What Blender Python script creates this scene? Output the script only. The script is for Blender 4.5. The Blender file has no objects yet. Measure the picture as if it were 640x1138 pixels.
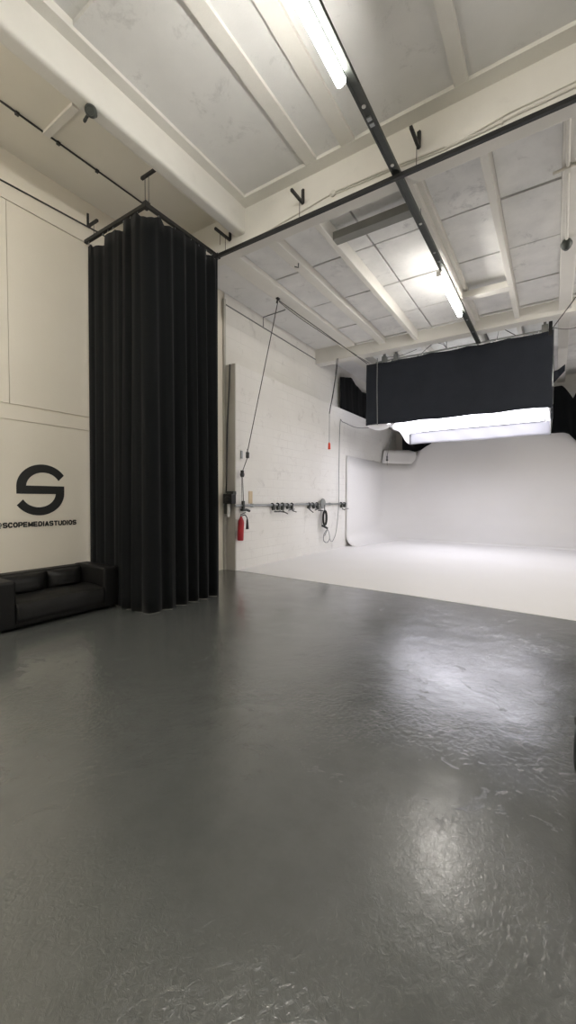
import bpy, bmesh, math, random
from math import sin, cos, pi, radians, sqrt
from mathutils import Vector, Matrix
random.seed(7)
SC = bpy.context.scene
COL = SC.collection

# ------------------------------------------------------------------ materials
def nodes_of(name):
    m = bpy.data.materials.new(name); m.use_nodes = True
    nt = m.node_tree
    return m, nt, nt.nodes['Principled BSDF']

def N(nt, typ, **kw):
    n = nt.nodes.new(typ)
    for k, v in kw.items():
        if k in n.inputs: n.inputs[k].default_value = v
        else: setattr(n, k, v)
    return n

def mix(nt, fac, a, b):
    n = nt.nodes.new('ShaderNodeMix'); n.data_type = 'RGBA'
    for i, s in ((0, fac), (6, a), (7, b)):
        if hasattr(s, 'links') or hasattr(s, 'is_linked'): nt.links.new(s, n.inputs[i])
        elif i == 0: n.inputs[0].default_value = s
        else: n.inputs[i].default_value = (*s, 1)
    return n.outputs[2]

def ramp(nt, src, stops):
    r = nt.nodes.new('ShaderNodeValToRGB'); e = r.color_ramp.elements
    while len(e) < len(stops): e.new(0.5)
    for k, (p, c) in enumerate(stops):
        e[k].position = p; e[k].color = (c, c, c, 1) if not hasattr(c, '__len__') else (*c, 1)
    nt.links.new(src, r.inputs[0]); return r.outputs[0]

def noise(nt, vec, scale, detail=4, rough=0.55, dist=0.0):
    n = N(nt, 'ShaderNodeTexNoise'); n.inputs['Scale'].default_value = scale
    n.inputs['Detail'].default_value = detail; n.inputs['Roughness'].default_value = rough
    n.inputs['Distortion'].default_value = dist
    nt.links.new(vec, n.inputs['Vector']); return n.outputs['Fac']

def bump(nt, bsdf, h, strength, dist=0.02, prev=None):
    b = N(nt, 'ShaderNodeBump'); b.inputs['Strength'].default_value = strength; b.inputs['Distance'].default_value = dist
    nt.links.new(h, b.inputs['Height'])
    if prev is not None: nt.links.new(prev, b.inputs['Normal'])
    nt.links.new(b.outputs[0], bsdf.inputs['Normal']); return b.outputs[0]

def plain(name, col, rough=0.5, metal=0.0, var=0.12, scale=30, bmp=0.05, spec=0.5, sheen=0.0):
    m, nt, b = nodes_of(name)
    pos = N(nt, 'ShaderNodeTexCoord').outputs['Object']
    f = noise(nt, pos, scale)
    dark = tuple(c * (1 - var) for c in col); lite = tuple(min(1, c * (1 + var)) for c in col)
    nt.links.new(mix(nt, f, dark, lite), b.inputs['Base Color'])
    b.inputs['Roughness'].default_value = rough; b.inputs['Metallic'].default_value = metal
    b.inputs['Specular IOR Level'].default_value = spec
    if sheen: b.inputs['Sheen Weight'].default_value = sheen
    if bmp: bump(nt, b, f, bmp, 0.004)
    return m

def painted(name, a, c, rough=0.7, scuff=0.0, scuffcol=(0.3, 0.29, 0.27), bmp=0.15, big=0.7, brick=None):
    """painted masonry: cloudy tone, fine grain, sparse scuffs; brick = (width, height) of blocks on an x-facing wall"""
    m, nt, b = nodes_of(name)
    pos = N(nt, 'ShaderNodeNewGeometry').outputs['Position']
    f = noise(nt, pos, big, 5, 0.6)
    col = mix(nt, ramp(nt, f, [(0.3, 0.0), (0.7, 1.0)]), a, c)
    g = noise(nt, pos, 45, 3)
    if scuff:
        s = noise(nt, pos, 2.3, 8, 0.75, 0.4)
        col = mix(nt, ramp(nt, s, [(0.57, 0.0), (0.68, scuff)]), col, scuffcol)
    h = g
    if brick:
        sep = N(nt, 'ShaderNodeSeparateXYZ'); nt.links.new(pos, sep.inputs[0])
        cmb = N(nt, 'ShaderNodeCombineXYZ')
        nt.links.new(sep.outputs[1], cmb.inputs[0]); nt.links.new(sep.outputs[2], cmb.inputs[1])
        br = N(nt, 'ShaderNodeTexBrick')
        br.inputs['Scale'].default_value = 1.0; br.inputs['Mortar Size'].default_value = 0.006
        br.inputs['Mortar Smooth'].default_value = 0.5
        br.inputs['Brick Width'].default_value = brick[0]; br.inputs['Row Height'].default_value = brick[1]
        nt.links.new(cmb.outputs[0], br.inputs['Vector'])
        pm = noise(nt, pos, 1.6, 4)
        mf = N(nt, 'ShaderNodeMath', operation='MULTIPLY'); nt.links.new(br.outputs['Fac'], mf.inputs[0])
        nt.links.new(ramp(nt, pm, [(0.4, 0.05), (0.65, 0.55)]), mf.inputs[1])
        col = mix(nt, mf.outputs[0], col, tuple(x * 0.72 for x in a))
        inv = N(nt, 'ShaderNodeMath', operation='MULTIPLY'); nt.links.new(mf.outputs[0], inv.inputs[0]); inv.inputs[1].default_value = -1.5
        ad = N(nt, 'ShaderNodeMath', operation='ADD'); nt.links.new(inv.outputs[0], ad.inputs[0])
        ml = N(nt, 'ShaderNodeMath', operation='MULTIPLY'); nt.links.new(g, ml.inputs[0]); ml.inputs[1].default_value = 0.5
        nt.links.new(ml.outputs[0], ad.inputs[1]); h = ad.outputs[0]
    nt.links.new(col, b.inputs['Base Color']); b.inputs['Roughness'].default_value = rough
    bump(nt, b, h, bmp, 0.01)
    return m

def glow(name, col, s):
    m = bpy.data.materials.new(name); m.use_nodes = True; nt = m.node_tree
    nt.nodes.remove(nt.nodes['Principled BSDF'])
    e = N(nt, 'ShaderNodeEmission'); e.inputs[0].default_value = (*col, 1); e.inputs[1].default_value = s
    nt.links.new(e.outputs[0], nt.nodes['Material Output'].inputs[0]); return m

def floor_paint():
    m, nt, b = nodes_of('grey_floor_paint')
    pos = N(nt, 'ShaderNodeNewGeometry').outputs['Position']
    f1 = noise(nt, pos, 0.5, 4, 0.6); f2 = noise(nt, pos, 6, 6, 0.65)
    col = mix(nt, f1, (0.068, 0.073, 0.070), (0.086, 0.092, 0.088))
    col = mix(nt, ramp(nt, f2, [(0.3, 0.0), (0.75, 0.45)]), col, (0.110, 0.117, 0.112))
    chips = noise(nt, pos, 7, 9, 0.8, 0.6)
    col = mix(nt, ramp(nt, chips, [(0.80, 0.0), (0.83, 0.7)]), col, (0.03, 0.031, 0.03))
    nt.links.new(col, b.inputs['Base Color'])
    r = noise(nt, pos, 1.7, 5, 0.6)
    nt.links.new(ramp(nt, r, [(0.3, 0.15), (0.75, 0.27)]), b.inputs['Roughness'])
    # hand trowelled ripples, patches of them stronger than others
    mp = N(nt, 'ShaderNodeMapping'); mp.inputs['Scale'].default_value = (1.0, 0.75, 1.0); mp.inputs['Rotation'].default_value = (0, 0, 0.5)
    nt.links.new(pos, mp.inputs[0])
    b.inputs['Specular IOR Level'].default_value = 0.85
    rip = noise(nt, mp.outputs[0], 34, 4, 0.65, 0.9)
    mask = ramp(nt, noise(nt, pos, 0.9, 3, 0.5), [(0.38, 0.15), (0.66, 1.0)])
    ml = N(nt, 'ShaderNodeMath', operation='MULTIPLY'); nt.links.new(rip, ml.inputs[0]); nt.links.new(mask, ml.inputs[1])
    n1 = bump(nt, b, ml.outputs[0], 0.40, 0.0085)
    ridge = ramp(nt, noise(nt, pos, 4.0, 7, 0.75, 1.4), [(0.60, 0.0), (0.635, 1.0), (0.67, 0.0)])
    n2 = bump(nt, b, ridge, 0.16, 0.005, n1)
    wave = noise(nt, pos, 3.0, 2, 0.5)
    n3 = bump(nt, b, wave, 0.2, 0.02, n2)
    b.inputs['Coat Weight'].default_value = 0.6; b.inputs['Coat Roughness'].default_value = 0.2; b.inputs['Coat IOR'].default_value = 1.6
    nt.links.new(n3, b.inputs['Coat Normal'])
    return m

M = {
 'floor': floor_paint(),
 'cyc': painted('cyclorama_white', (0.80, 0.79, 0.78), (0.83, 0.82, 0.82), 0.55, 0.0, bmp=0.04, big=0.4),
 'wall': painted('warm_white_board', (0.76, 0.715, 0.62), (0.80, 0.755, 0.66), 0.7, 0.0, bmp=0.06, big=0.6),
 'brick': painted('white_painted_block', (0.79, 0.775, 0.745), (0.85, 0.84, 0.815), 0.65, 0.5, (0.52, 0.50, 0.47), 0.5, 0.8, (0.45, 0.215)),
 'upper': painted('white_painted_render', (0.77, 0.755, 0.715), (0.85, 0.835, 0.80), 0.75, 0.35, (0.48, 0.46, 0.43), 0.35, 0.8, (0.9, 0.3)),
 'ceil': painted('ceiling_panel_paint', (0.70, 0.70, 0.69), (0.79, 0.788, 0.775), 0.8, 0.6, (0.50, 0.50, 0.49), 0.12, 1.1),
 'ceilfar': painted('far_panel_paint', (0.70, 0.70, 0.69), (0.87, 0.865, 0.85), 0.8, 0.7, (0.50, 0.50, 0.50), 0.12, 1.7),
 'strip': painted('beige_ceiling_paint', (0.74, 0.71, 0.63), (0.80, 0.77, 0.69), 0.8, 0.0, bmp=0.05, big=0.8),
 'rib': painted('ceiling_rib_paint', (0.70, 0.685, 0.64), (0.77, 0.755, 0.71), 0.7, 0.15, (0.5, 0.48, 0.44), 0.12, 1.0),
 'pier': painted('grey_render', (0.48, 0.46, 0.42), (0.55, 0.53, 0.485), 0.8, 0.2, (0.3, 0.28, 0.25), 0.3, 1.2),
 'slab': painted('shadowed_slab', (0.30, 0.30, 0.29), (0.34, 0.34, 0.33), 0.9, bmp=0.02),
 'drape': plain('black_drape_cloth', (0.0046, 0.0055, 0.0062), 0.95, 0, 0.2, 60, 0.2, 0.15, 0.05),
 'skirt': plain('black_skirt_cloth', (0.021, 0.025, 0.034), 0.85, 0, 0.2, 3, 0.15, 0.25, 0.08),
 'leather': plain('black_leather', (0.004, 0.004, 0.004), 0.52, 0, 0.25, 90, 0.25, 0.35),
 'black': plain('black_powder_coat', (0.012, 0.012, 0.012), 0.5, 0, 0.15, 40, 0.03),
 'decal': plain('black_wall_vinyl', (0.014, 0.015, 0.015), 0.55, 0, 0.1, 20, 0.0),
 'rubber': plain('black_rubber', (0.01, 0.01, 0.01), 0.6, 0, 0.1, 40, 0.05),
 'strut': plain('dark_grey_strut', (0.062, 0.068, 0.062), 0.5, 0.3, 0.2, 12, 0.05),
 'dkgrey': plain('dusty_grey_paint', (0.25, 0.25, 0.235), 0.7, 0, 0.15, 5, 0.05),
 'steel': plain('galvanised_steel', (0.33, 0.345, 0.34), 0.42, 0.7, 0.15, 12, 0.03),
 'conduit': plain('white_conduit', (0.62, 0.60, 0.55), 0.6, 0, 0.1, 9, 0.03),
 'wire': plain('dark_cable', (0.05, 0.05, 0.048), 0.6, 0, 0.15, 20, 0.0),
 'gwire': plain('grey_cable', (0.23, 0.235, 0.235), 0.6, 0, 0.15, 20, 0.0),
 'red': plain('red_enamel', (0.42, 0.018, 0.03), 0.32, 0, 0.1, 20, 0.02),
 'orange': plain('red_orange_handle', (0.75, 0.07, 0.03), 0.45, 0, 0.1, 20, 0.0),
 'tan': plain('tan_tape', (0.62, 0.50, 0.34), 0.7, 0, 0.1, 20, 0.0),
 'white': plain('white_plastic', (0.75, 0.75, 0.73), 0.45, 0, 0.05, 20, 0.0),
 'lipwhite': plain('white_lining_cloth', (0.82, 0.82, 0.83), 0.8, 0, 0.03, 6, 0.1),
 'silkshade': plain('shade_grey_silk', (0.34, 0.34, 0.36), 0.8, 0, 0.03, 6, 0.1),  # white silk given a grey base to read as shaded beside the diffuser
 'tube': glow('tube_lamp_glow', (1.0, 0.965, 0.90), 54.0),
 'tubec': glow('cool_tube_glow', (1.0, 0.95, 0.88), 38.0),
 'boxfill': glow('softbox_fill_glow', (1.0, 0.97, 0.95), 7.0),  # glow of the tubes added inside the softbox to light the ceiling
 'tubefill': glow('fill_tube_glow', (1.0, 0.955, 0.90), 88.0),  # glow used only by added fill tubes out of view
 'softlight': glow('softbox_glow', (0.955, 0.94, 1.04), 4.7),
}

# ------------------------------------------------------------------ mesh helpers
class MB:
    def __init__(s): s.bm = bmesh.new()
    def box(s, x0, x1, y0, y1, z0, z1, bev=0.0, seg=2):
        b = bmesh.new(); bmesh.ops.create_cube(b, size=1)
        for v in b.verts:
            v.co = Vector(((x0 + x1) / 2 + v.co.x * abs(x1 - x0), (y0 + y1) / 2 + v.co.y * abs(y1 - y0), (z0 + z1) / 2 + v.co.z * abs(z1 - z0)))
        if bev: bmesh.ops.bevel(b, geom=b.edges[:], offset=bev, segments=seg, affect='EDGES', profile=0.6)
        s.add(b); return s
    def add(s, b, mat=None):
        if mat is not None: b.transform(mat)
        me = bpy.data.meshes.new('tmp'); b.to_mesh(me); b.free(); s.bm.from_mesh(me); bpy.data.meshes.remove(me); return s
    def obox(s, c, ax, ay, az, bev=0.0):
        """box with centre c and half-axis vectors"""
        b = bmesh.new(); bmesh.ops.create_cube(b, size=2)
        c, ax, ay, az = map(Vector, (c, ax, ay, az))
        for v in b.verts: v.co = c + ax * v.co.x + ay * v.co.y + az * v.co.z
        bmesh.ops.recalc_face_normals(b, faces=b.faces[:])
        if bev: bmesh.ops.bevel(b, geom=b.edges[:], offset=bev, segments=2, affect='EDGES')
        s.add(b); return s
    def bar(s, p, q, w, h, up=(0, 0, 1)):
        p, q = Vector(p), Vector(q); d = q - p; L = d.length; d.normalize()
        r = d.cross(Vector(up))
        if r.length < 1e-4: r = d.cross(Vector((1, 0, 0)))
        r.normalize(); u = r.cross(d)
        return s.obox((p + q) / 2, d * L / 2, r * w / 2, u * h / 2)
    def tube(s, pts, r, n=8, closed=False, smooth=0):
        pts = [Vector(p) for p in pts]
        if smooth: pts = catmull(pts, smooth, closed)
        rings = []; L = len(pts)
        prev = None
        for i, p in enumerate(pts):
            if closed: t = pts[(i + 1) % L] - pts[i - 1]
            else: t = pts[min(i + 1, L - 1)] - pts[max(i - 1, 0)]
            t.normalize()
            if prev is None:
                a = t.cross(Vector((0, 0, 1)))
                if a.length < 0.05: a = t.cross(Vector((1, 0, 0)))
            else: a = prev - t * prev.dot(t)
            a.normalize(); prev = a; b = t.cross(a)
            rings.append([s.bm.verts.new(p + (a * cos(2 * pi * k / n) + b * sin(2 * pi * k / n)) * r) for k in range(n)])
        m = L if closed else L - 1
        for i in range(m):
            A, B = rings[i], rings[(i + 1) % L]
            for k in range(n): s.bm.faces.new((A[k], A[(k + 1) % n], B[(k + 1) % n], B[k]))
        if not closed:
            s.bm.faces.new(rings[0][::-1]); s.bm.faces.new(rings[-1])
        return s
    def lathe(s, prof, base, axis=(0, 0, 1), n=24):
        """prof: (radius, height) list along axis from base"""
        axis = Vector(axis).normalized(); base = Vector(base)
        a = axis.cross(Vector((1, 0, 0)))
        if a.length < 0.1: a = axis.cross(Vector((0, 1, 0)))
        a.normalize(); b = axis.cross(a)
        rings = [[s.bm.verts.new(base + axis * h + (a * cos(2 * pi * k / n) + b * sin(2 * pi * k / n)) * max(r, 1e-4)) for k in range(n)] for r, h in prof]
        for A, B in zip(rings, rings[1:]):
            for k in range(n): s.bm.faces.new((A[k], A[(k + 1) % n], B[(k + 1) % n], B[k]))
        s.bm.faces.new(rings[0][::-1]); s.bm.faces.new(rings[-1]); return s
    def grid(s, rows):
        V = [[s.bm.verts.new(p) for p in r] for r in rows]
        for A, B in zip(V, V[1:]):
            for k in range(len(A) - 1): s.bm.faces.new((A[k], A[k + 1], B[k + 1], B[k]))
        return s
    def prism(s, poly, ext):
        """poly: 3d outline, ext: extrusion vector"""
        e = Vector(ext); A = [s.bm.verts.new(Vector(p)) for p in poly]; B = [s.bm.verts.new(Vector(p) + e) for p in poly]
        s.bm.faces.new(A); s.bm.faces.new(B[::-1]); L = len(A)
        for k in range(L): s.bm.faces.new((A[k], B[k], B[(k + 1) % L], A[(k + 1) % L]))
        return s
    def build(s, name, mat, parent=None, smooth=False, solid=0.0, label=None, keep=False):
        if not keep: bmesh.ops.recalc_face_normals(s.bm, faces=s.bm.faces[:])
        me = bpy.data.meshes.new(name); s.bm.to_mesh(me); s.bm.free()
        me.materials.append(M[mat] if isinstance(mat, str) else mat)
        if smooth:
            for p in me.polygons: p.use_smooth = True
            me.set_sharp_from_angle(angle=radians(40))
        o = bpy.data.objects.new(name, me); COL.objects.link(o)
        if solid:
            md = o.modifiers.new('thickness', 'SOLIDIFY'); md.thickness = solid; md.offset = 0
        if parent is not None: attach(o, parent)
        if label: o['label'] = label
        return o

def origin_of(p):
    v = Vector((0, 0, 0))
    while p is not None:
        v += p.location; 
        if p.parent is not None: v += p.matrix_parent_inverse.translation
        p = p.parent
    return v
def attach(o, p):
    o.parent = p; o.matrix_parent_inverse = Matrix.Translation(-origin_of(p))
def catmull(P, n, closed=False):
    out = []; L = len(P)
    for i in range(L if closed else L - 1):
        if closed: a, b, c, d = P[i - 1], P[i], P[(i + 1) % L], P[(i + 2) % L]
        else: a, b, c, d = P[max(i - 1, 0)], P[i], P[i + 1], P[min(i + 2, L - 1)]
        for k in range(n):
            t = k / n
            out.append(0.5 * ((2 * b) + (c - a) * t + (2 * a - 5 * b + 4 * c - d) * t * t + (3 * b - a - 3 * c + d) * t ** 3))
    if not closed: out.append(P[-1])
    return out
def tag(o, label, cat, group=None):
    o['label'] = label; o['category'] = cat
    if group: o['group'] = group
    return o
def thing(name, label, cat, loc=(0, 0, 0), group=None):
    o = bpy.data.objects.new(name, None); COL.objects.link(o); o.location = loc; o.empty_display_size = 0.2
    return tag(o, label, cat, group)
def struct(name, mb, mat, smooth=False, solid=0.0):
    o = mb.build(name, mat, None, smooth, solid); o['kind'] = 'structure'; return o
def copy_tree(o, parent=None):
    c = o.copy(); COL.objects.link(c)
    if parent is not None: c.parent = parent; c.matrix_parent_inverse = o.matrix_parent_inverse.copy()
    for ch in list(o.children): copy_tree(ch, c)
    return c
def pw(tab, x):
    if x <= tab[0][0]: return tab[0][1]
    for (a, u), (b, v) in zip(tab, tab[1:]):
        if x <= b: return u + (v - u) * (x - a) / max(b - a, 1e-9)
    return tab[-1][1]

# ------------------------------------------------------------------ room shell
XL, XR, YN, YF = -6.40, 4.8, -4.5, 18.2
STEP = [(-6.4, 7.10), (-2.12, 6.92), (0.28, 6.72), (XR, 6.42)]      # painted edge between grey and white floor
struct('floor', MB().prism([(XL - .3, YN, 0), (XR + .2, YN, 0)] + [(x, y, 0) for x, y in STEP[::-1]] + [(XL - .3, 7.10, 0)], (0, 0, -0.15)), 'floor')
struct('floor_white', MB().prism([(x, y, 0.004) for x, y in STEP] + [(XR + .2, 6.42, .004), (XR + .2, YF, .004), (XL - .3, YF, .004), (XL - .3, 7.10, .004)], (0, 0, -0.15)), 'cyc')

# left wall by the sofa: boards with open joints in front of a masonry core
wl = MB().box(XL - .3, XL - .025, YN, 7.4, 0, 6.6)
for y0, y1, z0, z1 in ((YN, 7.08, 0.0, 2.745), (YN, 7.08, 2.757, 2.962), (YN, 2.632, 2.978, 5.76), (2.640, 7.08, 2.978, 5.76)):
    wl.box(XL - .03, XL, y0, y1, z0, z1)
wl.box(XL - .03, XL + .015, YN, 5.28, 5.765, 6.5)
struct('wall_left', wl, 'wall')
struct('wall_left_upper', MB().box(XL - .3, XL, 7.08, YF, 4.5, 6.6), 'upper')
struct('wall_left_block', MB().box(XL, -6.08, 7.09, YF, -.02, 4.71, .012), 'brick')
struct('trim_1', MB().box(XL - .05, -6.083, 7.06, 7.09, 0.0, 4.705).box(XL, XL + .05, 7.0, 7.06, 0, 6.2), 'pier')
struct('wall_back', MB().box(XL - .3, XR + .2, YF, YF + .2, 0, 6.6), 'upper')
struct('wall_right', MB().box(XR, XR + .2, YN, YF, 0, 6.6), 'upper')
struct('wall_front', MB().box(XL - .3, XR + .2, YN - .2, YN, 0, 6.6), 'wall')

# cyclorama shell: plan path along the left wing, round the corner and across the back
def cyc_path():
    P = []; x0, y1, R = -6.035, 17.35, 1.25
    for k in range(18): P.append((x0, 12.9 + (y1 - R - 12.9) * k / 17, 1, 0))
    for k in range(1, 13):
        a = pi / 2 * k / 12; P.append((x0 + R - R * cos(a), y1 - R + R * sin(a), cos(a), -sin(a)))
    for k in range(1, 40): P.append((x0 + R + (XR - x0 - R) * k / 39, y1, 0, -1))
    return P
def cyc_sheet(z_hi_fn, off, floor_part):
    rows = []; P = cyc_path()
    for i, (x, y, nx, ny) in enumerate(P):
        c = 0.38 + 0.75 * min(1, i / 26.0); row = []
        if floor_part:
            for k in range(13):
                a = pi / 2 * k / 12; d = c - c * sin(a); row.append((x + nx * d, y + ny * d, 0.006 + c - c * cos(a)))
            for k in range(1, 7): row.append((x, y, c + (z_hi_fn(x, y) - c) * k / 6))
        else:
            for k in range(5): row.append((x - nx * off, y - ny * off, 3.12 + (z_hi_fn(x, y) - 3.12) * k / 4))
        rows.append(row)
    return MB().grid(rows)
o = struct('wall_cyclorama', cyc_sheet(lambda x, y: 3.15 if x < -5.0 else min(5.4, 3.15 + (x + 5.0) * 3), 0, True), 'cyc', True, 0.03)
o = struct('wall_cyclorama_upper', cyc_sheet(lambda x, y: 3.72 if (y > 16.3 and x < -4.9) else 3.125, 0.004, False), 'cyc', True, 0.02)

# ceiling near bay
c = MB().box(XL - .3, XR + .2, YN, 5.4, 6.50, 6.62)
struct('ceiling_strip', MB().box(XL, -4.45, YN, 5.28, 6.42, 6.51), 'strip')                     # strip by the left wall
c.box(-4.18, XR, 2.36, 5.09, 6.445, 6.51)                               # panels
struct('ceiling', c, 'ceil')
b = MB()
for x0, x1 in ((-4.36, -4.18), (-3.06, -2.88), (-2.50, -2.30), (-1.06, -0.91), (0.45, 0.62), (1.9, 2.07), (3.3, 3.5)):
    b.box(x0, x1, YN, 5.085, 6.40, 6.51, .003)
b.box(-4.36, XR, 5.086, 5.30, 6.398, 6.51, .003)
struct('trim_2', b, 'rib')
struct('trim_3', MB().box(-5.66, -4.95, 2.77, 2.86, 6.385, 6.43, .004), 'rib')
# the big rounded beam over the sofa, and the cross beam
struct('ceiling_beam', MB().box(-4.53, -4.32, YN, 5.30, 5.99, 6.52, .055, 4), 'rib', True)
struct('ceiling_beam', MB().box(XL - .1, XR + .1, 5.28, 5.54, 5.84, 6.6, .012), 'rib')
struct('ceiling_beam', MB().box(XL - .1, XR + .1, 11.30, 11.62, 5.91, 6.6, .012), 'rib')
struct('ceiling_beam', MB().box(0.0, 0.24, 5.54, YF, 5.98, 6.5, .02), 'rib')
# far bays: ribs and jointed panels
for x0, x1, z0, ye in ((-5.40, -5.00, 6.16, 11.2), (-4.30, -4.10, 6.10, 11.32), (-3.30, -3.195, 6.0, 11.32), (-1.93, -1.74, 6.05, 11.32), (-0.885, -0.785, 6.0, 11.32), (1.2, 1.4, 6.0, 11.32), (2.5, 2.7, 6.0, 11.32)):
    r = MB().box(x0, x1, 5.52, ye, z0, 6.4, .012)
    if x0 == -1.93: r.box(-1.74, -1.66, 5.54, 11.30, 6.16, 6.4, .004)
    if x0 == -5.40: r = MB().box(x0, x1, 5.52, ye, z0, 6.4, .03)
    r.box(x0, x1, 11.62, YF, 6.02, 6.4, .012)
    struct('ceiling_rib', r, 'rib')
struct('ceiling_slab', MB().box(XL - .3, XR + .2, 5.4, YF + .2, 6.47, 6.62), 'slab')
p = MB()
cols = ((-5.0, -4.30), (-4.10, -3.30), (-3.195, -2.832), (-2.808, -1.93), (-1.66, -.885), (-.785, 0.0), (.24, 1.2), (1.4, 2.5), (2.7, XR))
rows = (5.5, 7.1, 8.57, 10.0, 11.2)
for x0, x1 in cols:
    for y0, y1 in zip(rows, rows[1:]):
        dz = random.uniform(-.006, .006)
        p.box(x0 + .004, x1 - .004, y0 + .02, y1 - .02, 6.25 + dz, 6.30)
    for y0, y1 in ((11.62, 13.2), (13.2, 14.8), (14.8, 16.4), (16.4, YF)):
        p.box(x0 + .004, x1 - .004, y0 + .013, y1 - .013, 6.25, 6.30)
    p.box(x0, x1, 11.22, 11.31, 6.225, 6.4)
struct('ceiling_panels', p, 'ceilfar')
struct('ceiling_strip', MB().box(XL, -5.40, 5.5, 11.32, 6.36, 6.48).box(XL, -5.40, 11.5, YF, 6.3, 6.48), 'ceil')
struct('trim_4', MB().box(-3.20, -1.86, 6.21, 6.39, 6.0, 6.13, .006), 'dkgrey')
struct('trim_5', MB().box(-1.75, -.80, 9.48, 9.68, 5.985, 6.12, .006), 'rib')

# ------------------------------------------------------------------ sofa
def sofa():
    t = thing('sofa', 'low black leather two-seat sofa against the wall under the black emblem', 'sofa', (-5.92, 2.9, 0))
    xb, xf = -6.36, -5.53; y0, y1 = 2.06, 3.72
    MB().box(xb + .03, xf - .012, y0 + .22, y1 - .22, .035, .27, .025, 3).build('base', 'leather', t, True)
    MB().box(xb, xb + .20, y0 + .1, y1 - .1, .035, .615, .035, 4).build('backrest', 'leather', t, True)
    for a, b_ in ((y0, y0 + .255), (y1 - .245, y1)):
        ar = MB().box(xb + .01, xf, a, b_, .03, .625, .04, 4)
        o = ar.build('armrest', 'leather', t, True)
        MB().tube([(xf - .02, a + .012, .06), (xf - .004, a + .02, .3), (xf - .02, a + .022, .6), (xf - .2, a + .02, .622), (xb + .1, a + .02, .622)], .006, 6).build('piping', 'leather', o, True)
    # seat cushion with a soft crown and creases
    rows = []
    ya, yb = y0 + .252, y1 - .242; n, m = 40, 16
    for i in range(n + 1):
        y = ya + (yb - ya) * i / n; row = []
        for j in range(m + 1):
            u = j / m
            if u < .7: x = xb + .2 + (xf + .0 - xb - .23) * u / .7; z = .315 + .02 * sin(pi * u / .7)
            else:
                w = (u - .7) / .3; x = xf - .03 + .03 * sin(min(1, w * 2) * pi / 2); z = .315 - .012 * w - .2 * max(0, w - .15) / .85
                x += .007 * sin(14 * y + 6 * w) * sin(pi * w)
            z += .006 * sin(9 * y) * sin(pi * u)
            row.append((x, y, z))
        rows.append(row)
    MB().grid(rows).build('seat_cushion', 'leather', t, True, .05)
    ym = 2.97
    for a, b_ in ((ya + .005, ym - .006), (ym + .006, yb - .005)):
        rows = []
        for i in range(17):
            y = a + (b_ - a) * i / 16; s = (1 - abs(2 * i / 16 - 1) ** 4); row = []
            for j in range(13):
                v = j / 12; q = (1 - abs(2 * v - 1) ** 5)
                row.append((xb + .20 + (.10 + .05 * (1 - v)) * s * q + .004 * sin(30 * v + 8 * y) * s, y, .325 + .265 * v))
            rows.append(row)
        MB().grid(rows).build('back_cushion', 'leather', t, True, .02)
    for y in (y0 + .09, y1 - .09):
        for x in (xb + .08, xf - .08):
            MB().lathe([(.022, 0), (.026, .04)], (x, y, 0), n=14).build('foot', 'black', t, True)
sofa()

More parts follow.
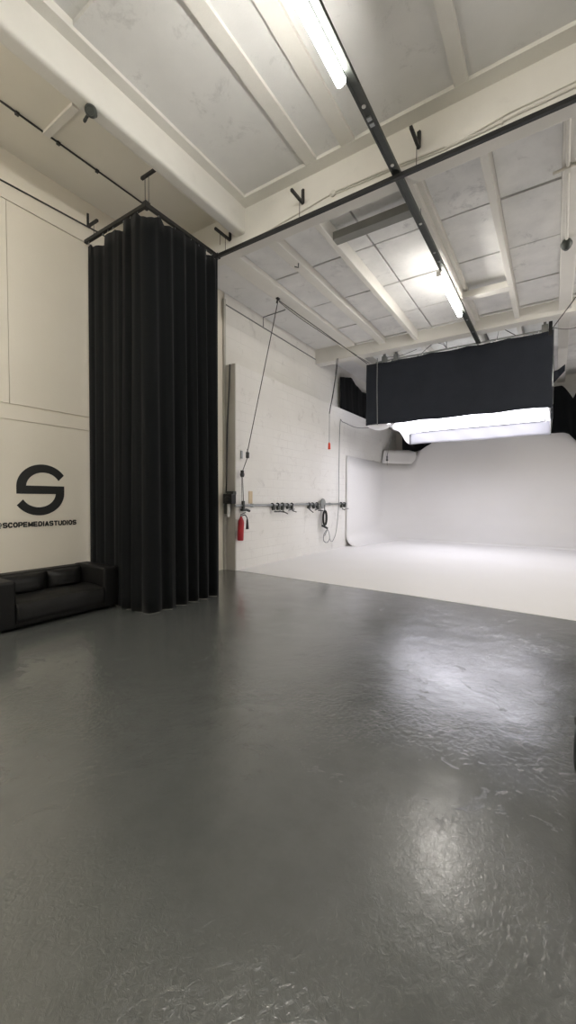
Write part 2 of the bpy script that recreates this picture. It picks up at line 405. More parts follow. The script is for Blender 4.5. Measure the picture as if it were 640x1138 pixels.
# ------------------------------------------------------------------ wall emblem and lettering
def logo():
    t = thing('wall_logo', 'black S emblem above a line of studio lettering on the beige wall', 'logo', (XL, 3.03, 1.2))
    cy, cz, ro, ri = 3.035, 1.772, .337, .212; k = .042; zb, zt = cz - .06, cz + .06
    def arc(sg, dy, rx, rz, a0, a1, n=40):
        return [(cy + sg * (dy + rx * cos(radians(a0 + (a1 - a0) * i / n))), cz + sg * (k + rz * sin(radians(a0 + (a1 - a0) * i / n)))) for i in range(n + 1)]
    def half(sg):      # outer arc from terminal round to the bar, then along the bar's far edge
        return arc(sg, .028, .365, .337, 33, 180) + [(cy - sg * .337, cz - sg * .06)]
    def inner(sg):
        a = math.degrees(math.asin((.06 - k) / .216))
        return arc(sg, .034, .243, .216, 180 - a, 27)
    P = half(1) + inner(-1) + half(-1) + inner(1)
    MB().prism([(XL + .0005, y, z) for y, z in P], (.003, 0, 0)).build('emblem', 'decal', t)
    # heavy extended capitals: mitred strokes in a unit box
    ring = [(.1, .32), (.1, .68), (.34, .9), (.66, .9), (.9, .68), (.9, .32), (.66, .1), (.34, .1)]
    G = {'S': [[(.93, .72), (.78, .9), (.28, .9), (.1, .80), (.1, .62), (.28, .51), (.72, .49), (.9, .38), (.9, .20), (.72, .1), (.22, .1), (.07, .28)]],
         'C': [[(.94, .66), (.72, .9), (.34, .9), (.1, .68), (.1, .32), (.34, .1), (.72, .1), (.94, .34)]], 'O': [ring + ring[:1]],
         'P': [[(.1, 0), (.1, .9), (.74, .9), (.9, .78), (.9, .52), (.74, .4), (.2, .4)]], 'E': [[(.96, .9), (.1, .9), (.1, .1), (.98, .1)], [(.2, .5), (.9, .5)]],
         'M': [[(.09, 0), (.09, .86), (.5, .2), (.91, .86), (.91, 0)]], 'D': [[(.1, .9), (.62, .9), (.9, .66), (.9, .34), (.62, .1), (.1, .1), (.1, .9)]],
         'I': [[(.5, 0), (.5, 1)]], 'A': [[(.06, 0), (.5, .88), (.94, 0)], [(.24, .26), (.76, .26)]], 'T': [[(0, .9), (1, .9)], [(.5, 0), (.5, .8)]],
         'U': [[(.1, 1), (.1, .3), (.3, .1), (.7, .1), (.9, .3), (.9, 1)]],
         '@': [[(.8, .1), (.6, -.08), (.3, -.05), (.08, .25), (.08, .7), (.3, .97), (.68, .97), (.9, .7), (.88, .4), (.72, .3), (.64, .42), (.66, .68)], [(.64, .42), (.5, .3), (.34, .4), (.36, .6), (.52, .7), (.66, .62)]]}
    cap, gap, wn = .073, .013, .0545
    def wid(ch): return {'I': .017, 'M': .062, '@': .07}.get(ch, wn)
    word = 'SCOPEMEDIASTUDIOS'; total = sum(wid(ch) for ch in word) + gap * (len(word) - 1); k_ = (3.553 - 2.522) / total
    m = MB(); y = 2.522 - (wid('@') + gap) * k_
    for ch in '@' + word:
        w_ = wid(ch) * k_; th = .019 if ch != '@' else .009
        for line in G[ch]:
            P = [Vector((px * w_ if ch != 'I' else w_ / 2, pz * cap)) for px, pz in line]
            for a, b_ in zip(P, P[1:]):
                d = (b_ - a); L = d.length; d.normalize(); e = th * .32
                A = a - d * (e if a is not P[0] else 0); B = b_ + d * (e if b_ is not P[-1] else 0); n_ = Vector((-d.y, d.x)) * th / 2
                m.prism([(XL + .0005, y + q.x, 1.230 + q.y) for q in (A + n_, A - n_, B - n_, B + n_)], (.003, 0, 0))
        y += w_ + gap * k_
    m.build('lettering', 'decal', t)
logo()

# ------------------------------------------------------------------ stage curtain, its track and hangers
RZ = 5.75
t = thing('curtain_track', 'black curtain rail, hung in an L over the curtain and on across the room', 'curtain rail', (-4.85, 5.18, RZ))
def rail(p, q):
    m = MB().bar(p, q, .05, .05); return m
rail((-6.36, 3.75, RZ), (-4.825, 3.75, RZ)).build('rail', 'black', t)
rail((-4.85, 3.73, RZ), (-4.85, 5.20, RZ)).build('rail', 'black', t)
rail((-4.85, 5.18, RZ), (XR, 5.18, RZ)).build('rail', 'black', t)
MB().box(-4.89, -4.81, 3.71, 3.79, RZ - .05, RZ + .035, .006).build('corner_joint', 'black', t)
MB().box(-4.89, -4.81, 5.14, 5.22, RZ - .035, RZ + .035, .006).build('corner_joint', 'black', t)

def curtain():
    t = thing('stage_curtain', 'tall black floor-length curtain bunched in the corner behind the sofa', 'curtain', (-4.85, 4.4, 0))
    ztA = [(-6.34, 5.69), (-6.26, 5.70), (-6.22, 5.65), (-6.14, 5.64), (-5.90, 5.565), (-5.885, 5.705), (-5.62, 5.705), (-5.60, 5.69), (-5.38, 5.585), (-5.365, 5.71), (-5.04, 5.71), (-4.96, 5.63), (-4.85, 5.585)]
    ztB = [(3.76, 5.585), (3.86, 5.63), (3.965, 5.715), (4.00, 5.70), (4.05, 5.63), (4.26, 5.72), (4.92, 5.72), (4.93, 5.66), (5.04, 5.69), (5.055, 5.72), (5.09, 5.66), (5.2, 5.72)]
    pts = []
    r = .10
    for k in range(170): pts.append((-6.34 + (1.49 - r) * k / 169, 3.75, 0, -1))
    for k in range(1, 14):
        a = pi / 2 * k / 14; pts.append((-4.85 - r + r * sin(a), 3.75 + r - r * cos(a), sin(a), -cos(a)))
    for k in range(150): pts.append((-4.85, 3.75 + r + (5.20 - 3.75 - r) * k / 149, 1, 0))
    rows = []; nz = 26; s = 0; prev = pts[0]
    for (x, y, nx, ny) in pts:
        s += math.hypot(x - prev[0], y - prev[1]); prev = (x, y)
        zt = pw(ztA, x) if nx < .7 else pw(ztB, y)
        row = []
        ph = 2 * pi * s / .245 + .9 * sin(2.1 * s) + .5 * sin(5.3 * s)
        for k in range(nz + 1):
            v = k / nz; z = .004 + (zt - .004) * v
            am = .018 + .04 * (1 - v) ** .8
            corner = math.exp(-((s - 1.47) / .28) ** 2)
            f = sin(ph + .35 * sin(3 * v + s)) + .25 * sin(2 * ph + 1.0 + 1.5 * v)
            d = am * f * (1 - .55 * corner) + (.055 * (1 - v)) + corner * .02
            if s < .12: d *= s / .12
            g = min(1, max(0, (-5.35 - x) / .2))
            d = d * (1 - g) + (d * .35 + .03 * (1 - v) - .035) * g
            row.append((x + nx * d, y + ny * d, z))
        rows.append(row)
    MB().grid(rows).build('cloth', 'drape', t, True, .012)
    # hooks where the header is caught up to the rail
    for x in (-6.26, -5.88, -5.75, -5.62, -5.36, -5.2, -5.04): MB().tube([(x, 3.75, RZ - .02), (x, 3.738, RZ - .06)], .006, 6).build('hook', 'steel', t)
    for y in (3.96, 4.26, 4.42, 4.58, 4.75, 4.92, 5.05, 5.19): MB().tube([(-4.85, y, RZ - .02), (-4.838, y, RZ - .05)], .006, 6).build('hook', 'steel', t)
curtain()

def hanger(label, corner, arm, up, drop, wires):
    """L bracket: upright arm on the surface, foot sticking out, wires down to the rail"""
    t = thing('rail_hanger', label, 'bracket', corner, 'wire hangers of the curtain rail')
    c = Vector(corner); m = MB()
    if up: m.bar(c, c + Vector((0, 0, up)), .04, .03, up=(0.3, 1, 0))
    m.bar(c, c + Vector(arm), .035, .035)
    m.build('bracket', 'black', t)
    for w in wires:
        MB().tube([w, (w[0], w[1], RZ + .02)], .0045, 6).build('wire', 'wire', t)
hanger('L-shaped rail bracket on the left wall above the curtain end', (-6.375, 3.80, 6.03), (.27, 0, 0), .2, 0, [(-6.16, 3.77, 6.02)])
hanger('rail bracket on the side of the rounded beam above the curtain corner', (-4.50, 3.76, 6.16), (-.46, 0, 0), 0, 0, [(-4.86, 3.74, 6.15), (-4.82, 3.77, 6.15)])
hanger('L-shaped rail bracket beside the end of the rounded beam', (-4.64, 5.265, 5.99), (0, -.36, 0), .13, 0, [(-4.66, 5.17, 5.98), (-4.62, 5.0, 5.98)])
hanger('rail bracket on the cross beam between rounded beam and grey lighting strut', (-3.21, 5.265, 6.04), (0, -.32, 0), .2, 0, [(-3.21, 5.17, 6.04)])
hanger('rail bracket on the cross beam just right of the grey lighting strut', (-1.51, 5.265, 6.06), (0, -.34, 0), .2, 0, [(-1.51, 5.17, 6.05)])

# ------------------------------------------------------------------ lighting strut and tubes
t = thing('lighting_strut', 'long dark grey metal strut carrying the tube lamps along the ceiling', 'lighting track', (-1.76, 5, 5.8))
m = MB().box(-1.815, -1.715, YN, 11.9, 5.826, 5.834).box(-1.815, -1.803, YN, 11.9, 5.785, 5.83).box(-1.727, -1.715, YN, 11.9, 5.785, 5.83).box(-1.803, -1.79, YN, 11.9, 5.785, 5.79).box(-1.74, -1.727, YN, 11.9, 5.785, 5.79)
m.box(-1.80, -1.73, YN, 11.9, 5.795, 5.80)
m.build('channel', 'strut', t)
for y in (4.12, 5.02, 6.30, 7.15, 7.45, 10.2, 11.0):
    MB().lathe([(.022, 0), (.022, .012), (.012, .018)], (-1.765, y, 5.80), (0, 0, -1), 14).build('bolt', 'white' if y < 6.5 else 'steel', t, True)
for y in (4.25, 4.33): MB().box(-1.79, -1.74, y, y + .05, 5.775, 5.80, .004).build('clip', 'steel', t)
for y in (1.0, 6.3, 9.0): MB().tube([(-1.765, y, 5.83), (-1.765, y, 6.02 if y > 5 else 6.45)], .006, 6).build('drop_rod', 'steel', t)

def lamp(y0, y1, label, mat='tube', x=-1.83, rod=0):
    t = thing('tube_lamp', label, 'lamp', (x, (y0 + y1) / 2, 5.75), 'tube lamps under the strut')
    MB().box(x - .035, x + .035, y0, y1, 5.745, 5.783, .006).build('housing', 'white', t)
    if rod:
        for y in (y0 + .3, y1 - .3): MB().tube([(x, y, 5.78), (x, y, rod)], .008, 6).build('drop_rod', 'steel', t)
    MB().tube([(x, y0 + .03, 5.735), (x, y1 - .03, 5.735)], .05, 12).build('lamp_tube', mat, t, True)
    for y in (y0 + .015, y1 - .015): MB().box(x - .042, x + .042, y - .02, y + .02, 5.69, 5.783, .006).build('end_cap', 'white', t)
lamp(1.75, 3.74, 'glowing tube lamp nearest the camera, at the top edge of the photo')
lamp(7.73, 9.72, 'glowing tube lamp in the far bay, short of the black-skirted softbox', 'tubec')
lamp(-3.2, -1.2, 'unseen fill tube added behind the camera on the same strut')  # added for fill light, out of view
# invented second run of tubes, unseen to the right, added for fill light
for y0, lab in ((-3.2, 'farthest behind the camera'), (7.73, 'in the far bay')):
    lamp(y0, y0 + 2.0, 'added fill tube of an unseen second run, right of the frame, ' + lab, 'tubec' if y0 < 5 else 'tubefill', 2.9, 6.445 if y0 < 5 else 6.25)
lamp(-1.7, 0.3, 'unseen fill tube added behind the camera on the left of the rounded beam', 'tubefill', -5.2, 6.42)  # added to brighten the left wall and ceiling strip
lamp(-4.2, -2.2, 'second unseen fill tube added behind the camera on the left of the rounded beam', 'tubefill', -5.2, 6.42)  # another added lamp, unseen, for the same left side

# ------------------------------------------------------------------ overhead softbox
def softbox():
    t = thing('overhead_softbox', 'big overhead softbox with black front skirt, glowing white underneath', 'softbox', (-2.5, 13.1, 3.94))
    x0, x1, y0, y1, zb, zt = -4.97, -.10, 12.0, 14.3, 3.94, 5.82
    # frame of pipes
    f = MB()
    for z in (5.86, 4.46):
        f.tube([(x0 + .3, y0 + .05, z), (x1, y0 + .05, z), (x1, y1, z), (x0 + .3, y1, z)], .025, 10, True)
    for x in (x0 + .3, -3.4, -1.8, x1):
        for y in (y0 + .05, y1): f.tube([(x, y, 4.46), (x, y, 5.86)], .022, 8)
    for k in range(5):
        xa = x0 + .3 + (x1 - x0 - .3) * k / 5; xb = x0 + .3 + (x1 - x0 - .3) * (k + 1) / 5
        f.tube([(xa, y1, 5.86), ((xa + xb) / 2, y0 + .05, 5.86), (xb, y1, 5.86)], .016, 6)
    f.build('frame', 'steel', t, True)
    def skirt(A, B, zlo, zhi, n, amp, lo=lambda u: 0, hi=lambda u: 0):
        A, B = Vector((*A, 0)), Vector((*B, 0)); d = (B - A); nrm = Vector((d.y, -d.x, 0)).normalized(); rows = []
        for i in range(n + 1):
            u = i / n; row = []
            for k in range(15):
                v = k / 14; z = zlo + lo(u) + (zhi + hi(u) - zlo - lo(u)) * v
                w = amp * (sin(u * 17 + 2.5 * v + .8 * sin(5 * v)) + .6 * sin(u * 41 - 4 * v)) * (.4 + .6 * (1 - v)) + .6 * amp * sin(9 * (u - v) + 1)
                p_ = A + d * u + nrm * w; row.append((p_.x, p_.y, z))
            rows.append(row)
        return MB().grid(rows)
    skirt((x0, y0), (x1, y0), zb, zt, 90, .02, lambda u: .012 * sin(23 * u), lambda u: -.03 * abs(sin(pi * u * 5)) * (1 if .12 < u < .98 else 0)).build('front_skirt', 'skirt', t, True, .008)
    skirt((x1, y0), (x1, y1), zb + .02, zt, 30, .012).build('side_skirt', 'skirt', t, True, .008)
    skirt((x0 + .3, y1), (x0 + .3, y0), 4.46, zt, 30, .012).build('side_skirt', 'skirt', t, True, .008)
    skirt((x1, y1), (x0 + .3, y1), zb + .05, zt, 60, .012).build('rear_skirt', 'skirt', t, True, .008)
    # the glowing diffuser, sagging a little between its edges
    rows = []
    for i in range(31):
        u = i / 30; row = []
        for j in range(15):
            v = j / 14; row.append((-4.30 + 4.15 * u, y0 + .03 + (y1 - y0 - .08) * v, 3.985 - .05 * sin(pi * u) * sin(pi * v) - .05 * math.exp(-u * 14)))
        rows.append(row)
    MB().grid(rows).build('diffuser', 'softlight', t, True, 0, 'glowing white diffusion panel')
    for k in range(5):
        yk = y0 + .35 + k * .4
        MB().tube([(x0 + .68, yk, 4.5), (x1 - .3, yk, 4.5)], .03, 8).build('lamp_tube', 'boxfill', t, True)  # added unseen tubes that brighten the ceiling beyond the skirt
    MB().box(-4.33, x1 - .03, y0 + .03, y1 - .03, 4.36, 4.39, .004).build('light_blocker', 'skirt', t)  # added unseen panel, stops the diffuser glowing upwards
    # cloth lip: rear piece coloured grey for shade, end pieces white and scalloped
    rows = []
    for i in range(61):
        u = i / 60; x = -4.27 + 4.15 * u; row = []
        for k in range(7):
            v = k / 6; row.append((x, y1 + .01 * sin(34 * u + 3 * v) - .10 * (1 - v) * 0, 3.57 + .02 * sin(3 * pi * u) * .5 + .44 * v))
        rows.append(row)
    MB().grid(rows).build('rear_lip', 'silkshade', t, True, .006)
    for xa, flip in ((-4.29, 1), (-.13, -1)):
        rows = []
        for j in range(25):
            v = j / 24; y = y0 + .1 + (y1 - y0 - .1) * v; row = []
            drop = .06 + .36 * v ** 1.3 + (.05 * sin(pi * v * 3) if flip > 0 else .01)
            for k in range(6): row.append((xa + flip * .04 * sin(pi * k / 5) * (1 - v), y, 4.0 - drop * k / 5))
            rows.append(row)
        MB().grid(rows).build('end_lip', 'lipwhite', t, True, .006)
    # slack white cloth at the front left corner
    rows = []
    for i in range(19):
        u = i / 18; row = []
        for k in range(7):
            v = k / 6; row.append((x0 + .02 + .85 * u, y0 + .02 + .30 * v, 3.955 - (.14 * sin(pi * min(1, .15 + u * .9)) ** 1.3) * sin(pi * v * .5)))
        rows.append(row)
    MB().grid(rows).build('corner_cloth', 'lipwhite', t, True, .006)
    MB().tube([(-4.60, 11.96, 5.95), (-4.605, 11.95, 5.2), (-4.59, 11.95, 4.4), (-4.585, 11.96, 3.93)], .012, 6, False, 6).build('skirt_cord', 'gwire', t, True)
    for x in (-4.42, -4.05, -.28):      # hoists and clamps on top
        MB().box(x - .07, x + .07, y0 + .0, y0 + .16, 5.80, 6.0, .02).box(x - .03, x + .03, y0 + .03, y0 + .12, 6.0, 6.16).build('hoist_clamp', 'steel' if x < -.5 else 'dkgrey', t)
    MB().box(-.20, -.12, y0 - .02, y0 + .06, 5.70, 6.04, .01).build('hoist_clamp', 'black', t)
    for k in range(5):
        x = -4.2 + k * .95
        MB().tube([(x, y0 + .05, 5.86), (x - .02, y0 - .02, 5.79)], .012, 6).build('clip', 'white', t, True)
    # hanging rods and slack safety wires up to the ceiling
    for x, y in ((-4.42, y0 + .08), (-3.5, y1), (-2.62, y0 + .08), (-.28, y0 + .08), (-1.9, y1), (-.3, y1)):
        MB().tube([(x, y, 5.86), (x, y, 6.25)], .010, 6).build('hanging_rod', 'strut', t)
    MB().tube([(-4.4, 12.1, 5.98), (-4.0, 12.3, 6.02), (-3.6, 12.6, 6.22)], .008, 6, False, 6).build('safety_wire', 'wire', t, True)
    MB().tube([(-3.3, 12.1, 5.9), (-3.0, 12.1, 6.1), (-2.75, 12.1, 6.05), (-2.6, 12.1, 5.88)], .008, 6, False, 6).build('safety_wire', 'wire', t, True)
    MB().tube([(-1.35, 12.1, 5.88), (-1.3, 12.1, 6.2), (-.9, 12.1, 5.88)], .010, 6).build('safety_wire', 'wire', t, True)
    # yellowed tape and clamp at the right end, small flap on the right
    MB().box(-.30, -.24, 13.6, 14.2, 3.93, 3.97).build('tape_strip', 'lipwhite', t)
    MB().tube([(-.14, y1 - .03, 3.56), (-.12, y1 - .06, 3.78), (-.10, y1 - .2, 4.02)], .018, 6).build('lip_clamp', 'steel', t, True)
    rows = [[(-.10, 12.3, 4.55 + .33 * k / 4), (.02, 12.32, 4.70 + .22 * k / 4), (.16, 12.3, 4.86 + .16 * k / 4)] for k in range(5)]
    MB().grid(rows).build('side_flap', 'skirt', t, False, .01)
softbox()

# ------------------------------------------------------------------ masking drapes round the top of the cyclorama
def drape(label, A, B, lo, hi, n, amp, off=0.0):
    A, B = Vector((*A, 0)), Vector((*B, 0)); d = B - A; nrm = Vector((d.y, -d.x, 0)).normalized(); L = d.length; rows = []
    for i in range(n + 1):
        u = i / n; a, b_ = pw(lo, u), pw(hi, u); row = []
        for k in range(13):
            v = k / 12; w = amp * (sin(u * L * 9 + .7 * sin(3 * v)) + .5 * sin(u * L * 21 + 2 * v)) + amp * sin(5 * v + 6 * u)
            p_ = A + d * u + nrm * w; row.append((p_.x, p_.y, a + (b_ - a) * v))
        rows.append(row)
    o = MB().grid(rows).build('masking_drape', 'drape', None, True, .01)
    return tag(o, label, 'drape', 'black masking drapes round the cyclorama')
drape('short black drape slung along the top of the left block wall', (-6.28, 12.83), (-6.28, 17.0), [(0, 4.78), (1, 4.78)],
      [(0, 5.88), (.2, 6.06), (.24, 6.05), (.32, 5.9), (.45, 5.78), (.6, 5.82), (1, 5.9)], 60, .010)
drape('black drape hanging low behind the lower left corner of the softbox', (-5.45, 17.18), (-3.3, 17.18), [(0, 3.74), (.12, 3.72), (.24, 3.64), (.35, 3.68), (.55, 3.95), (.7, 4.3), (1, 4.5)],
      [(0, 5.7), (1, 5.7)], 50, .02)
drape('gathered black drape right of the softbox at the edge of the frame', (-.6, 17.1), (2.4, 17.1), [(0, 4.02), (.28, 3.97), (.33, 3.9), (.40, 3.66), (.5, 3.56), (1, 3.5)],
      [(0, 5.62), (.25, 5.62), (.29, 5.45), (.335, 5.25), (.36, 5.12), (.38, 5.3), (.42, 5.45), (1, 5.6)], 70, .05)

# ------------------------------------------------------------------ conduits, pipes, cables on the fabric of the hall
def run(name, label, cat, pts, r, mat, smooth=0, group=None, extra=None):
    t = MB().tube(pts, r, 8, False, smooth)
    if extra: extra(t)
    return tag(t.build(name, mat, None, True), label, cat, group)
run('wall_cable', 'thin dark cable along the top of the left wall above the sofa', 'cable', [(-6.37, YN + .1, 5.90), (-6.37, 2.56, 5.97), (-6.37, 3.0, 5.99), (-6.37, 3.95, 6.03), (-6.37, 5.2, 6.03)], .011, 'wire')
run('ceiling_cable', 'dark cable along the ceiling strip left of the rounded beam', 'cable', [(-5.65, YN + .1, 6.41), (-5.65, 5.2, 6.41)], .012, 'wire', 0, None,
    lambda m: [m.box(-5.67, -5.63, y, y + .04, 6.385, 6.425) for y in (2.45, 2.95, 3.5)])
run('wall_conduit', 'thin pale conduit along the top of the far left wall', 'conduit', [(-6.385, 7.1, 6.10), (-6.385, 11.27, 6.05)], .014, 'gwire')
run('pipe_branch', 'short grey pipe bent from the wall conduit up onto the ceiling', 'pipe', [(-6.385, 8.53, 6.08), (-6.385, 8.53, 6.345), (-5.68, 8.50, 6.345)], .012, 'gwire')
o = thing('beam_conduit', 'pale conduit with round junction box along the cross beam above the rail', 'conduit', (-2.7, 5.26, 5.95))
MB().tube([(-4.9, 5.268, 5.83), (-4.27, 5.266, 5.84), (-3.82, 5.266, 5.87), (-2.74, 5.262, 5.985)], .009, 8).build('conduit_pipe', 'conduit', o, True)
MB().tube([(-2.68, 5.262, 5.995), (-1.86, 5.266, 5.975), (-1.2, 5.266, 5.93)], .012, 8).tube([(-2.68, 5.262, 5.965), (-1.86, 5.266, 5.94), (-1.2, 5.266, 5.90)], .008, 8).build('conduit_pipe', 'conduit', o, True)
MB().tube([(-1.2, 5.27, 5.915), (-.74, 5.27, 5.91), (-.45, 5.27, 5.93), (XR, 5.27, 6.05)], .014, 8).tube([(-1.2, 5.27, 5.90), (-.9, 5.262, 5.93), (-.5, 5.262, 5.98), (-.2, 5.27, 5.99), (XR, 5.27, 6.1)], .008, 8).build('conduit_pipe', 'conduit', o, True)
MB().lathe([(.04, 0), (.045, .025), (.03, .04)], (-2.71, 5.275, 5.98), (0, -1, 0), 16).build('junction_box', 'conduit', o, True)
MB().box(-.60, -.57, 5.245, 5.28, 5.89, 5.95, .004).build('pipe_clip', 'conduit', o)
o = thing('drop_pipe', 'white pipe along the right beam ending in a round dark head', 'pipe', (.08, 6.9, 5.92))
MB().tube([(.05, 5.6, 5.953), (.085, 8.2, 5.935)], .022, 10).build('pipe_run', 'conduit', o, True)
MB().tube([(-.10, 6.52, 5.96), (.5, 6.44, 5.96)], .02, 8).box(.03, .10, 6.44, 6.54, 5.91, 5.978, .006).build('cross_pipe', 'conduit', o, True)
MB().lathe([(.02, 0), (.06, .03), (.085, .08), (.085, .11), (.06, .16), (.03, .19)], (.085, 8.26, 5.98), (0, 0, -1), 18).build('round_head', 'strut', o, True)
o = thing('beam_spotlight', 'small dark round fitting clamped under the rounded beam near the camera', 'spotlight', (-4.45, 2.72, 5.98))
MB().lathe([(.02, -.01), (.055, 0), (.062, .03), (.06, .09), (.045, .11), (.04, .10)], (-4.42, 2.70, 5.985), (.55, -.55, -.62), 20).build('lamp_body', 'strut', o, True)
MB().lathe([(.05, 0), (.05, .015)], (-4.44, 2.72, 5.995), (0, 0, -1), 16).tube([(-4.50, 2.70, 5.985), (-4.53, 2.68, 5.93), (-4.50, 2.66, 5.89), (-4.47, 2.66, 5.90)], .016, 8, False, 5).build('mount', 'strut', o, True)

# small leftover fixing on a rib
run('rib_hook', 'small rusty hook fixed on a ceiling rib near the curtain', 'hook', [(-4.13, 6.62, 6.10), (-4.13, 6.62, 6.02), (-4.20, 6.60, 6.05)], .012, 'strut')

# hoist ropes of the softbox
def hoist():
    t = thing('hoist_rope', 'black hoist rope with pulleys from the block wall up to the ceiling', 'rope', (-6.0, 7.24, 1.55))
    top = (-5.28, 7.60, 6.12)
    MB().tube([top, (-5.12, 9.8, 6.0), (-4.95, 12.0, 5.86)], .010, 6, False, 6).build('rope', 'wire', t, True)
    MB().tube([(-5.26, 7.62, 6.08), (-5.20, 8.6, 6.0), (-5.02, 11.0, 5.93), (-4.90, 12.05, 5.88)], .008, 6, False, 6).build('rope', 'wire', t, True)
    MB().tube([(-5.28, 7.60, 6.17), (-5.285, 7.6, 6.13), (-5.30, 7.585, 6.05)], .02, 8).box(-5.31, -5.25, 7.56, 7.64, 6.13, 6.17).build('ceiling_hook', 'black', t, True)
    MB().tube([(-5.28, 7.60, 6.08), (-5.90, 7.30, 2.78)], .010, 6).build('rope', 'wire', t, True)
    MB().box(-5.93, -5.88, 7.25, 7.33, 2.58, 2.72, .015).tube([(-5.905, 7.29, 2.72), (-5.905, 7.29, 2.79)], .012, 6).build('pulley', 'black', t)
    MB().tube([(-5.905, 7.29, 2.6), (-5.97, 7.19, 2.28)], .009, 6).build('rope', 'wire', t, True)
    MB().lathe([(.05, -.03), (.062, -.02), (.05, 0), (.062, .02), (.05, .03)], (-5.97, 7.18, 2.2), (1, .2, 0), 16).box(-6.0, -5.94, 7.15, 7.21, 2.22, 2.30, .01).build('pulley', 'black', t, True)
    MB().tube([(-5.98, 7.20, 2.14), (-6.0, 7.26, 1.58)], .009, 6).tube([(-5.975, 7.16, 2.14), (-6.01, 7.22, 1.58)], .006, 6).build('rope', 'wire', t, True)
    MB().box(-6.05, -5.97, 7.20, 7.34, 1.36, 1.42, .015).box(-6.04, -5.98, 7.23, 7.29, 1.42, 1.60, .01).tube([(-6.0, 7.34, 1.40), (-5.98, 7.46, 1.36)], .03, 8).build('rope_cleat', 'strut', t, True)
    MB().box(-6.075, -6.055, 7.24, 7.30, 2.58, 2.76, .004).build('wall_hook', 'steel', t)
hoist()
run('side_rope', 'dark rope from the right top corner of the softbox up to the right', 'rope', [(-.12, 12.0, 5.86), (.28, 10.55, 5.885), (1.0, 7.9, 5.95), (1.1, 7.5, 6.0)], .011, 'wire')
run('slack_cable', 'thin slack cable from the right top corner of the softbox to the right', 'cable', [(-.10, 12.03, 5.88), (.12, 12.1, 5.82), (.36, 12.2, 5.84), (1.0, 12.4, 6.0)], .008, 'wire', 6)
t = thing('pull_cord', 'pull cord with a red handle hanging before the left block wall', 'cord', (-5.84, 11.2, 3.2))
MB().tube([(-5.58, 11.22, 5.92), (-5.60, 11.2, 5.6), (-5.72, 11.2, 4.85), (-5.79, 11.2, 4.55), (-5.84, 11.2, 4.28)], .014, 6, False, 6).tube([(-5.62, 11.22, 5.92), (-5.66, 11.2, 5.3), (-5.78, 11.2, 4.62), (-5.84, 11.2, 4.3)], .008, 6, False, 6).build('upper_cable', 'wire', t, True)
MB().tube([(-5.84, 11.2, 4.3), (-5.84, 11.2, 3.4)], .008, 6).build('cord', 'gwire', t, True)
MB().lathe([(.012, 0), (.035, -.05), (.04, -.16), (.045, -.21), (.02, -.22)], (-5.84, 11.2, 3.40), n=14).build('pull_handle', 'orange', t, True)
t = thing('softbox_cord', 'dark cord with a small pulley hanging from the softbox lower left corner', 'cord', (-4.35, 12.2, 2.7))
MB().tube([(-4.18, 12.15, 3.93), (-4.20, 12.2, 3.70), (-4.35, 12.2, 2.98)], .009, 6).build('cord', 'wire', t, True)
MB().box(-4.37, -4.33, 12.18, 12.22, 2.86, 2.99, .012).lathe([(.03, -.02), (.036, 0), (.03, .02)], (-4.35, 12.2, 2.86), (0, 1, 0), 14).build('pulley', 'black', t)
MB().tube([(-4.345, 12.2, 2.86), (-4.345, 12.2, 2.70)], .007, 6).build('cord_tail', 'wire', t, True)

# ------------------------------------------------------------------ on the left block wall
t = thing('wall_rail', 'horizontal grey pipe rail along the left block wall', 'rail', (-6.03, 10, 1.49))
MB().tube([(-6.03, 7.0, 1.49), (-6.03, 12.85, 1.49)], .03, 12).build('pipe', 'steel', t, True)
for y in (7.6, 9.0, 10.2, 11.6, 12.7): MB().box(-6.082, -6.0, y, y + .05, 1.45, 1.53, .005).build('pipe_bracket', 'steel', t)

def clamp():
    t = thing('rail_clamp', '', 'clamp', (-6.03, 8.45, 1.49), 'clamps hung on the wall rail')
    y = 8.45
    MB().tube([(-6.03 + .045 * cos(a), y, 1.49 + .045 * sin(a)) for a in [radians(q) for q in range(200, -61, -20)]], .014, 8).build('jaw', 'black', t, True)
    MB().box(-6.055, -5.985, y - .035, y + .035, 1.355, 1.455, .012).build('body', 'strut', t)
    MB().tube([(-6.0, y, 1.36), (-5.95, y + .03, 1.30)], .011, 8).build('screw', 'steel', t, True)
    MB().tube([(-5.955, y - .065, 1.315), (-5.945, y + .125, 1.285)], .014, 8).build('handle', 'black', t, True)
    return t
base = clamp()
names = {0: ['leftmost clamp of the first cluster on the wall rail', 'second clamp in the first cluster on the wall rail', 'third clamp in the first cluster on the wall rail', 'fourth clamp in the first cluster on the wall rail', 'last clamp in the first cluster on the wall rail'],
         1: ['leftmost clamp of the middle cluster, left of the cable coil', 'second clamp of the middle cluster left of the cable coil', 'clamp just left of the cable coil'],
         2: ['clamp on the wall rail just right of the cable coil loop', 'last clamp at the far end of the wall rail']}
for (y, lab) in list(zip((8.45, 8.68, 8.90, 9.13, 9.36), names[0])) + list(zip((10.30, 10.52, 10.78), names[1])) + list(zip((12.44, 12.70), names[2])):
    c = base if y == 8.45 else copy_tree(base)
    c.location = (-6.03, y, 1.49); c['label'] = lab
    c.rotation_euler = (random.uniform(-.35, .35), random.uniform(-.3, .1), 0); c.scale = (1, random.uniform(.9, 1.5), random.uniform(.8, 1.1))

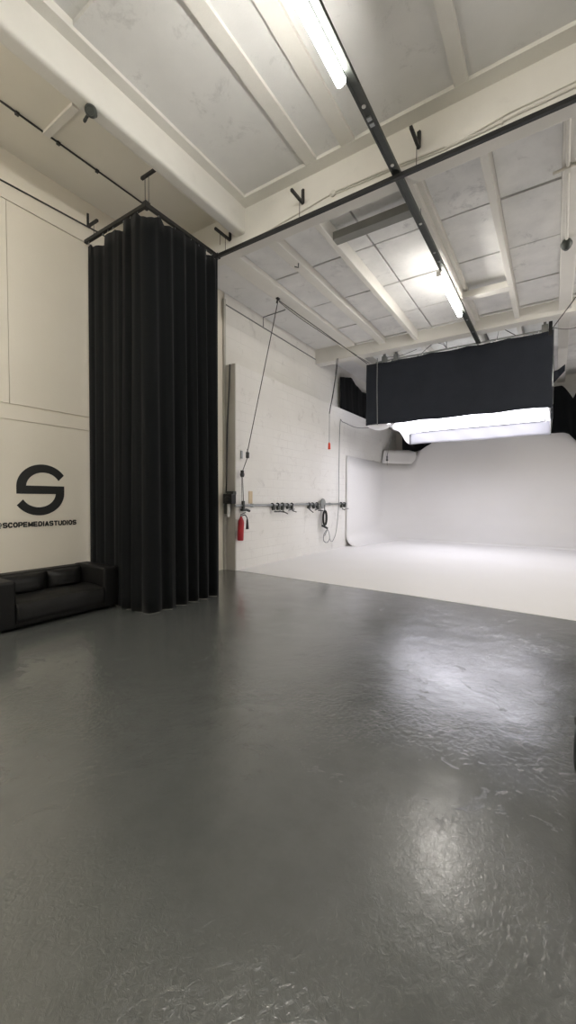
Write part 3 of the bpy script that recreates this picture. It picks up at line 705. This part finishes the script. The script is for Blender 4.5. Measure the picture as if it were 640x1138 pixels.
t = thing('cable_coil', 'black coiled cable with loose grey loops hung on the wall rail', 'cable', (-6.0, 11.12, 1.2))
MB().lathe([(.15, 0), (.16, .012), (.15, .03)], (-6.0, 11.08, 1.51), (1, 0, 0), 24).build('hanger_disc', 'steel', t, True)
for k in range(4):
    rr = .075 + .014 * k
    MB().tube([(-5.96 + .012 * (k % 3), 11.16 + (rr + .01 * k) * cos(a) * .9, 1.06 + (.20 + .012 * k) * sin(a)) for a in [2 * pi * q / 22 for q in range(22)]], .016, 8, True).build('coil_turn', 'rubber', t, True)
MB().tube([(-5.97, 11.17, 1.24), (-5.97, 11.17, 1.47)], .012, 8).build('tie', 'rubber', t, True)
MB().bar((-5.95, 10.98, .83), (-5.93, 11.28, .73), .05, .05).build('plug', 'rubber', t)
MB().tube([(-5.97, 10.93, 1.45), (-5.97, 10.95, 1.1), (-5.96, 10.96, .85)], .010, 6, False, 6).build('lead', 'gwire', t, True)
MB().tube([(-5.96, 11.2, .8), (-5.95, 11.4, .62), (-5.95, 11.47, .40), (-5.95, 11.3, .28), (-5.95, 11.08, .36), (-5.95, 11.1, .55), (-5.95, 11.32, .70), (-5.955, 11.15, .5)], .013, 6, False, 8).build('loose_loop', 'gwire', t, True)
MB().tube([(-5.95, 11.47, .40), (-5.97, 11.6, .30), (-6.0, 11.8, .29), (-6.02, 12.05, .52), (-6.03, 12.2, 1.0), (-6.03, 12.28, 1.6), (-6.04, 12.30, 2.8), (-6.04, 12.36, 4.2), (-6.0, 12.5, 4.24), (-5.6, 12.7, 4.05), (-5.05, 12.6, 3.98)], .011, 6, False, 10).build('long_lead', 'gwire', t, True)

t = thing('fire_extinguisher', 'red fire extinguisher with black horn on the block wall', 'fire extinguisher', (-5.98, 7.17, .68))
ax = Vector((0, .055, 1)).normalized()
MB().lathe([(.06, 0), (.072, .012), (.072, .40), (.066, .45), (.045, .50), (.028, .525), (.028, .55)], (-5.985, 7.13, .69), ax, 24).build('cylinder', 'red', t, True)
MB().lathe([(.022, 0), (.024, .05), (.018, .06)], (-5.985, 7.16, 1.235), (0, .2, 1), 14).build('valve', 'steel', t, True)
MB().bar((-5.985, 7.15, 1.29), (-5.975, 7.30, 1.33), .025, .02).bar((-5.985, 7.15, 1.265), (-5.975, 7.27, 1.275), .022, .014).build('handle', 'black', t)
MB().tube([(-5.985, 7.19, 1.26), (-5.97, 7.28, 1.27), (-5.965, 7.345, 1.2), (-5.965, 7.355, 1.14)], .012, 8, False, 6).build('hose', 'rubber', t, True)
MB().lathe([(.018, 0), (.024, -.06), (.036, -.22), (.038, -.23)], (-5.965, 7.355, 1.17), n=16).build('horn', 'rubber', t, True)
MB().box(-6.085, -6.03, 7.08, 7.20, .92, .96, .004).box(-6.085, -6.05, 7.09, 7.19, .80, 1.18, .004).build('wall_bracket', 'white', t)

t = thing('winch_box', 'dark winch box on the end of the block wall beside the curtain', 'winch', (-6.17, 7.03, 1.65))
MB().box(-6.31, -6.05, 6.90, 7.06, 1.53, 1.76, .02).build('housing', 'black', t)
MB().box(-6.25, -6.04, 6.94, 7.06, 1.74, 1.82, .015).build('cover', 'strut', t)
MB().lathe([(.075, 0), (.08, .02), (.055, .05)], (-6.16, 6.90, 1.63), (0, -1, 0), 18).build('drum', 'rubber', t, True)
MB().box(-6.33, -6.22, 6.95, 7.06, 1.30, 1.53, .015).build('gear_case', 'strut', t)
MB().tube([(-6.2, 6.97, 1.54), (-6.19, 6.96, 1.38), (-6.21, 6.97, 1.24)], .035, 10).build('drain_tube', 'white', t, True)
MB().tube([(-6.29, 7.0, 1.82), (-6.285, 7.0, 1.98)], .012, 6).build('lever', 'black', t, True)
run('pier_cable', 'thick dark cable down the end of the block wall by the curtain', 'cable', [(-6.22, 7.045, 4.70), (-6.24, 7.04, 4.2), (-6.29, 7.03, 3.2), (-6.30, 7.02, 2.2), (-6.30, 7.0, 1.78)], .016, 'wire', 6)
tag(MB().box(-6.082, -6.066, 7.54, 7.68, 1.535, 1.83, .003).build('tape_patch', 'tan'), 'tan strip of tape stuck on the block wall above the rail', 'tape')

# ------------------------------------------------------------------ pouf at the right edge
t = thing('pouf', 'round black pouf cut off by the right edge of the frame', 'pouf', (.455, 2.72, 0))
prof = [(.20, .0), (.27, .015), (.315, .08), (.335, .18), (.338, .30), (.325, .42), (.285, .52), (.2, .575), (.08, .595), (.01, .6)]
MB().lathe(prof, (.455, 2.72, 0), n=48).build('cover', 'leather', t, True)
MB().tube([(.455 + .328 * cos(2 * pi * k / 48), 2.72 + .328 * sin(2 * pi * k / 48), .42) for k in range(48)], .008, 6, True).build('piping', 'leather', t, True)

# ------------------------------------------------------------------ light and camera
w = bpy.data.worlds.new('world'); SC.world = w; w.use_nodes = True
w.node_tree.nodes['Background'].inputs[0].default_value = (0.8, 0.85, 1, 1); w.node_tree.nodes['Background'].inputs[1].default_value = 0.02

f, yaw, pitch, roll = 449.9148, radians(33.29987), radians(-1.863426), radians(0.17228)
fw = Vector((-sin(yaw) * cos(pitch), cos(yaw) * cos(pitch), sin(pitch))); rt = Vector((cos(yaw), sin(yaw), 0)); up = rt.cross(fw)
r2 = rt * cos(roll) + up * sin(roll); u2 = -rt * sin(roll) + up * cos(roll)
cam = bpy.data.cameras.new('camera'); co = bpy.data.objects.new('camera', cam); COL.objects.link(co)
co.matrix_world = Matrix(((r2.x, u2.x, -fw.x, 0), (r2.y, u2.y, -fw.y, 0), (r2.z, u2.z, -fw.z, 1.65), (0, 0, 0, 1)))
cam.sensor_fit = 'HORIZONTAL'; cam.sensor_width = 36; cam.lens = 36 * f / 640; cam.clip_end = 100; cam.clip_start = .05
SC.camera = co
SC.view_settings.view_transform = 'Standard'; SC.view_settings.look = 'None'; SC.view_settings.gamma = 1
SC.view_settings.use_curve_mapping = False; SC.view_settings.exposure = 0.35
SC.cycles.use_denoising = True
SC.cycles.max_bounces = 8; SC.cycles.diffuse_bounces = 6; SC.cycles.glossy_bounces = 4
SC.cycles.sample_clamp_indirect = 6.0
